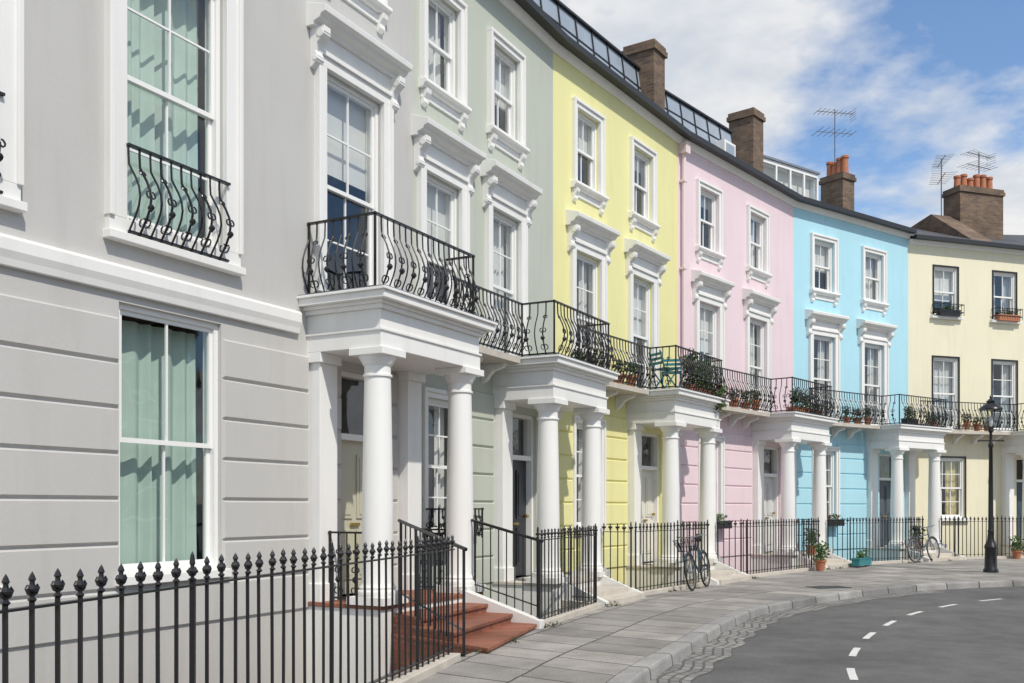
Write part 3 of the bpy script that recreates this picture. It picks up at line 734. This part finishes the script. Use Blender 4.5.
# ------------------------------------------------------------------ bicycles
def bicycle(x,y,rot,lean=8,col=(.03,.06,.08),basket=True,flip=1):
    T_=MB();Fm=MB();St=MB();Sd=MB();Bk=MB()
    r=.33
    for cx in (-.52,.52):
        T_.tube([(cx+r*math.cos(a*math.pi/14),0,r+r*math.sin(a*math.pi/14)) for a in range(28)],.018,6,True)
        St.tube([(cx+(r-.03)*math.cos(a*math.pi/14),0,r+(r-.03)*math.sin(a*math.pi/14)) for a in range(28)],.010,4,True)
        for a in range(14):
            t=a*math.pi/7; St.tube([(cx,0.02*(-1)**a,r),(cx+(r-.03)*math.cos(t),0,r+(r-.03)*math.sin(t))],.0022,3)
        St.tube([(cx,-.05,r),(cx,.05,r)],.02,8)
        Fm.tube([(cx+(r+.035)*math.cos(a*math.pi/14),0,r+(r+.035)*math.sin(a*math.pi/14)) for a in range(3,15)],.018,5)
    bb=(-.08,0,.29); seat=(-.22,0,.78); head=(.33,0,.80); hb=(.36,0,.66)
    for a,b,rr in ((bb,seat,.016),(bb,hb,.018),((-.19,0,.70),(.335,0,.76),.016),(seat,(-.52,0.05,r),.010),(seat,(-.52,-.05,r),.010),(bb,(-.52,.05,r),.011),(bb,(-.52,-.05,r),.011),
                   (head,hb,.02),(hb,(.52,.05,r),.012),(hb,(.52,-.05,r),.012),(seat,(-.25,0,.9),.013),(head,(.31,0,.95),.013)): Fm.tube([a,b],rr,7)
    St.tube([(.14,-.27,.98),(.27,-.25,1.0),(.33,-.1,.97),(.33,.1,.97),(.27,.25,1.0),(.14,.27,.98)],.012,6)
    Sd.tube([(-.40,0,.93),(-.32,0,.945),(-.22,0,.935),(-.10,0,.925)],[.05,.085,.06,.025],8)
    St.tube([(bb[0]+.09*math.cos(a*math.pi/8),.045,bb[2]+.09*math.sin(a*math.pi/8)) for a in range(16)],.008,4,True)
    St.bar((bb[0],.06,bb[2]),(bb[0]+.12,.06,bb[2]-.12),.02,.015); St.bar((bb[0],-.06,bb[2]),(bb[0]-.12,-.06,bb[2]+.12),.02,.015)
    Sd.box(bb[0]+.08,bb[0]+.17,.06,.15,bb[2]-.135,bb[2]-.11); Sd.box(bb[0]-.17,bb[0]-.08,-.15,-.06,bb[2]+.11,bb[2]+.135)
    if basket:
        for z in (.72,.80,.88,.94):
            q=.10+(z-.72)*.25; Bk.tube([(.52-q,-q*1.4,z),(.52+q,-q*1.4,z),(.52+q,q*1.4,z),(.52-q,q*1.4,z)],.006,4,True)
        for i in range(-3,4):
            for sx in (-1,1): Bk.tube([(.52+sx*.10,i*.045,.72),(.52+sx*.155,i*.07,.94)],.005,4)
        for i in range(-2,3):
            for sy in (-1,1): Bk.tube([(.52+i*.05,sy*.14,.72),(.52+i*.07,sy*.217,.94)],.005,4)
    Mx=Matrix.Translation((x,y,.0))@Matrix.Rotation(R(rot),4,'Z')@Matrix.Rotation(R(lean),4,'X')
    for mb in (T_,Fm,St,Sd,Bk): mb.v=[tuple(Mx@Vector((v[0]*flip,v[1],v[2]+.018))) for v in mb.v]
    fm=simple('bicycle_paint_%d'%len(bpy.data.materials),col,.3,0,.03)
    group('bicycle',{'tyres':(T_,'rubber',True,0),'frame':(Fm,fm,True,0),'wheels_and_bars':(St,'steel',True,0),'saddle_and_pedals':(Sd,'rubber',True,0),'basket':(Bk,'iron',False,0)})
def lbike(M,u,y,rot,**k):
    v=M@Vector((u,y,0)); a=math.degrees(math.atan2(M[1][0],M[0][0])); bicycle(v.x,v.y,a+rot,**k)
lbike(M3,2.1,-1.98,8,lean=-7,flip=-1)
lbike(M5,3.3,-1.95,3,lean=-7,col=(.10,.11,.12),basket=False)

# ------------------------------------------------------------------ plants and balcony things
zb=3.95
plant('balcony_plant',(4.75,-.9,zb+.50),(.46,.2,.42),1000,M3,'leaf',('box','terracotta'),None,.045,.3)
plant('balcony_plant',(4.25,-.85,zb+.55),(.22,.18,.42),450,M3,'leafdark',('round','terracotta'),None,.05)
plant('trailing_plant',(5.1,-1.2,zb+.02),(.26,.12,.30),420,M3,'leaf',None,'pinkflower',.04,.2)
plant('balcony_plant',(4.5,-.85,zb+.42),(.30,.16,.32),420,M4,'leafdark',('box','terracotta'),None,.04,.1)
plant('balcony_plant',(5.2,-.80,zb+.40),(.22,.16,.26),300,M4,'leaf',('round','terracotta'),'pinkflower',.04)
plant('balcony_plant',(4.3,-.85,zb+.40),(.28,.16,.26),350,M5,'leaf',('box','iron'),'redflower',.04,.1)
for M,u,y,z in ((M3,.3,-.38,zb+.34),(M3,.7,-.40,zb+.32),(M3,1.9,-.36,zb+.34),(M3,2.4,-.38,zb+.36),(M4,.4,-.38,zb+.34),(M4,.9,-.38,zb+.3),(M4,2.0,-.36,zb+.32),(M4,2.6,-.38,zb+.3),(M4,3.2,-.36,zb+.4),(M5,.5,-.38,zb+.36),(M5,1.9,-.38,zb+.3),(M5,2.4,-.38,zb+.28),(M5,2.9,-.38,zb+.34),(M6,.6,-.38,zb+.36),(M6,1.9,-.38,zb+.4),(M6,2.3,-.38,zb+.3),(M6,2.7,-.38,zb+.28)):
    plant('potted_plant',(u,y,z),(random.uniform(.15,.22),.13,random.uniform(.15,.22)),200,M,random.choice(['leaf','leafdark']),('round','terracotta'),random.choice([None,'redflower','pinkflower']),.035)
plant('window_box',(3.77,-.12,7.78),(.42,.10,.14),260,M6,'leaf',('box','terracotta'),'redflower',.03)
plant('window_box',(1.43,-.12,7.78),(.38,.10,.12),220,M6,'leaf',('box','iron'),None,.03)
plant('window_box',(1.5,-.2,1.28),(.55,.12,.13),320,M4,'leaf',('box','iron'),'pinkflower',.03)
plant('window_box',(1.4,-.2,1.25),(.5,.12,.12),280,M5,'leafdark',('box','iron'),'redflower',.03)
plant('window_box',(.85,-.16,1.25),(.5,.10,.14),320,M2,'leafdark',('box','iron'),None,.035)
for M,u,y,z in [(M4,3.3,-2.0,.25),(M6,2.3,-1.95,.22),(M4,4.35,-1.32,.56),(M5,3.95,-1.32,.56)]:
    plant('potted_shrub',(u,y,z+.22),(.24,.20,.26),380,M,'leaf',('round','terracotta'),None,.04)
plant('planter_box',(5.6,-2.15,.30),(.42,.14,.13),280,M4,'leaf',('box','teal'),None,.035)
Wd=MB()
for i in range(42,100):
    if random.random()<.30:
        kx=lerp(F[i],K[i],.055+random.random()*.03); foliage(Wd,(kx[0],kx[1],.02),(.10,.10,.035),26,.022)
mkobj('pavement_weeds',Wd,'leafdark')
I=MB()
for u in (1.43,3.77):
    for z in (7.66,7.9): I.bar((u-.52,-.22,z),(u+.52,-.22,z),.02,.02)
    for i in range(11): I.bar((u-.52+i*.104,-.22,7.56),(u-.52+i*.104,-.22,7.93),.012,.012)
    for sx in (-1,1):
        for z in (7.66,7.9): I.bar((u+sx*.52,-.22,z),(u+sx*.52,0,z),.02,.02)
mkobj('window_guard',I,'iron',M6)
def chair(M,u,y,z,rot):
    c_=MB()
    for s_ in (-.19,.19):
        c_.bar((s_,-.2,0),(s_,.2,.45),.025,.02); c_.bar((s_,.2,0),(s_,-.18,.46),.025,.02); c_.bar((s_,.16,.44),(s_,.28,.82),.025,.02)
    for i in range(6): c_.box(-.2,.2,-.2+i*.068,-.15+i*.068,.455,.472)
    for i in range(3):
        t=.55+i*.09; yy=.16+(t-.44)*.27; c_.box(-.19,.19,yy-.012,yy+.006,t,t+.055)
    mkobj('folding_chair',c_,'teal',M@Matrix.Translation((u,y,z))@Matrix.Rotation(R(rot),4,'Z'))
chair(M3,3.3,-.72,zb-.02,60); chair(M3,3.85,-.6,zb-.02,-70)
cv=MB(); c0=lerp(K[78],F[78],.25); cv.bar((c0[0]-.35,c0[1]-.1,.004),(c0[0]+.35,c0[1]+.1,.004),.45,.012); mkobj('utility_cover',cv,'dark')

# ------------------------------------------------------------------ aerials
def aerial(M,u,y,z,h,rot):
    a=MB(); a.tube([(0,0,0),(0,0,h)],.02,6)
    for zz,n_,ln in ((h-.1,9,.30),(h*.68,7,.42)):
        a.bar((-.65,0,zz),(.65,0,zz),.018,.018)
        for i in range(n_):
            x=-.62+1.24*i/(n_-1); a.bar((x,-ln*(1-.05*i),zz),(x,ln*(1-.05*i),zz),.011,.011)
    for k_ in range(5): a.bar((.66,-.2,h-.3+k_*.08),(.66,.2,h-.3+k_*.08),.009,.009)
    mkobj('tv_aerial',a,'alu',M@Matrix.Translation((u,y,z))@Matrix.Rotation(R(rot),4,'Z'))
aerial(M5,LL[2]-.1,2.6,12.3,2.4,-25); aerial(M6,LL[3]-1.75,3.0,11.6,2.2,60); aerial(M6,LL[3]-.1,3.0,12.6,1.6,10)

# ------------------------------------------------------------------ light
SUN_AZ=R(146); EL=R(50)
sd=Vector((math.sin(SUN_AZ)*math.cos(EL),math.cos(SUN_AZ)*math.cos(EL),math.sin(EL)))
sun=bpy.data.lights.new('sun','SUN'); sun.energy=3.5; sun.angle=R(.8); sun.color=(1,.945,.86)
so=bpy.data.objects.new('sun',sun); sc.collection.objects.link(so); so.rotation_euler=(-sd).to_track_quat('-Z','Y').to_euler()
w=bpy.data.worlds.new('World'); sc.world=w; w.use_nodes=True; nt=w.node_tree; bg=nt.nodes['Background']
sky=N(nt,'ShaderNodeTexSky'); sky.sky_type='NISHITA'; sky.sun_disc=False; sky.sun_elevation=EL; sky.sun_rotation=SUN_AZ; sky.dust_density=.3; sky.ozone_density=1.4
tc=N(nt,'ShaderNodeTexCoord').outputs['Generated']; sp=N(nt,'ShaderNodeSeparateXYZ'); nt.links.new(tc,sp.inputs[0])
mz=N(nt,'ShaderNodeMath',operation='MAXIMUM'); nt.links.new(sp.outputs[2],mz.inputs[0]); mz.inputs[1].default_value=.0
mz2=N(nt,'ShaderNodeMath',operation='ADD'); nt.links.new(mz.outputs[0],mz2.inputs[0]); mz2.inputs[1].default_value=.22
dv=N(nt,'ShaderNodeVectorMath',operation='DIVIDE'); nt.links.new(tc,dv.inputs[0])
cb=N(nt,'ShaderNodeCombineXYZ')
for i in range(3): nt.links.new(mz2.outputs[0],cb.inputs[i])
nt.links.new(cb.outputs[0],dv.inputs[1])
vv=mapping(nt,dv.outputs[0],(1,1,1),(3.3,1.9,0))
n1=noise(nt,vv,2.3,7,.54)
cl=ramp(nt,n1,.42,.54)
n2=noise(nt,vv,5.0,4,.6)
cc=mixc(nt,ramp(nt,n2,.35,.65),(5.5,5.9,6.5),(7.6,7.6,7.6))
skc=mixc(nt,1.0,sky.outputs[0],(1.25,1.38,1.5),'MULTIPLY')
col=mixc(nt,cl,skc,cc)
nt.links.new(col,bg.inputs[0]); bg.inputs[1].default_value=.115

cam=bpy.data.cameras.new('camera'); cam.lens=35; cam.sensor_width=36; cam.shift_y=.1616; cam.clip_end=3000
co=bpy.data.objects.new('camera',cam); sc.collection.objects.link(co); co.location=(0,0,1.55); co.rotation_euler=(R(90),0,0); sc.camera=co
sc.view_settings.view_transform='Standard'; sc.view_settings.look='None'; sc.view_settings.exposure=0
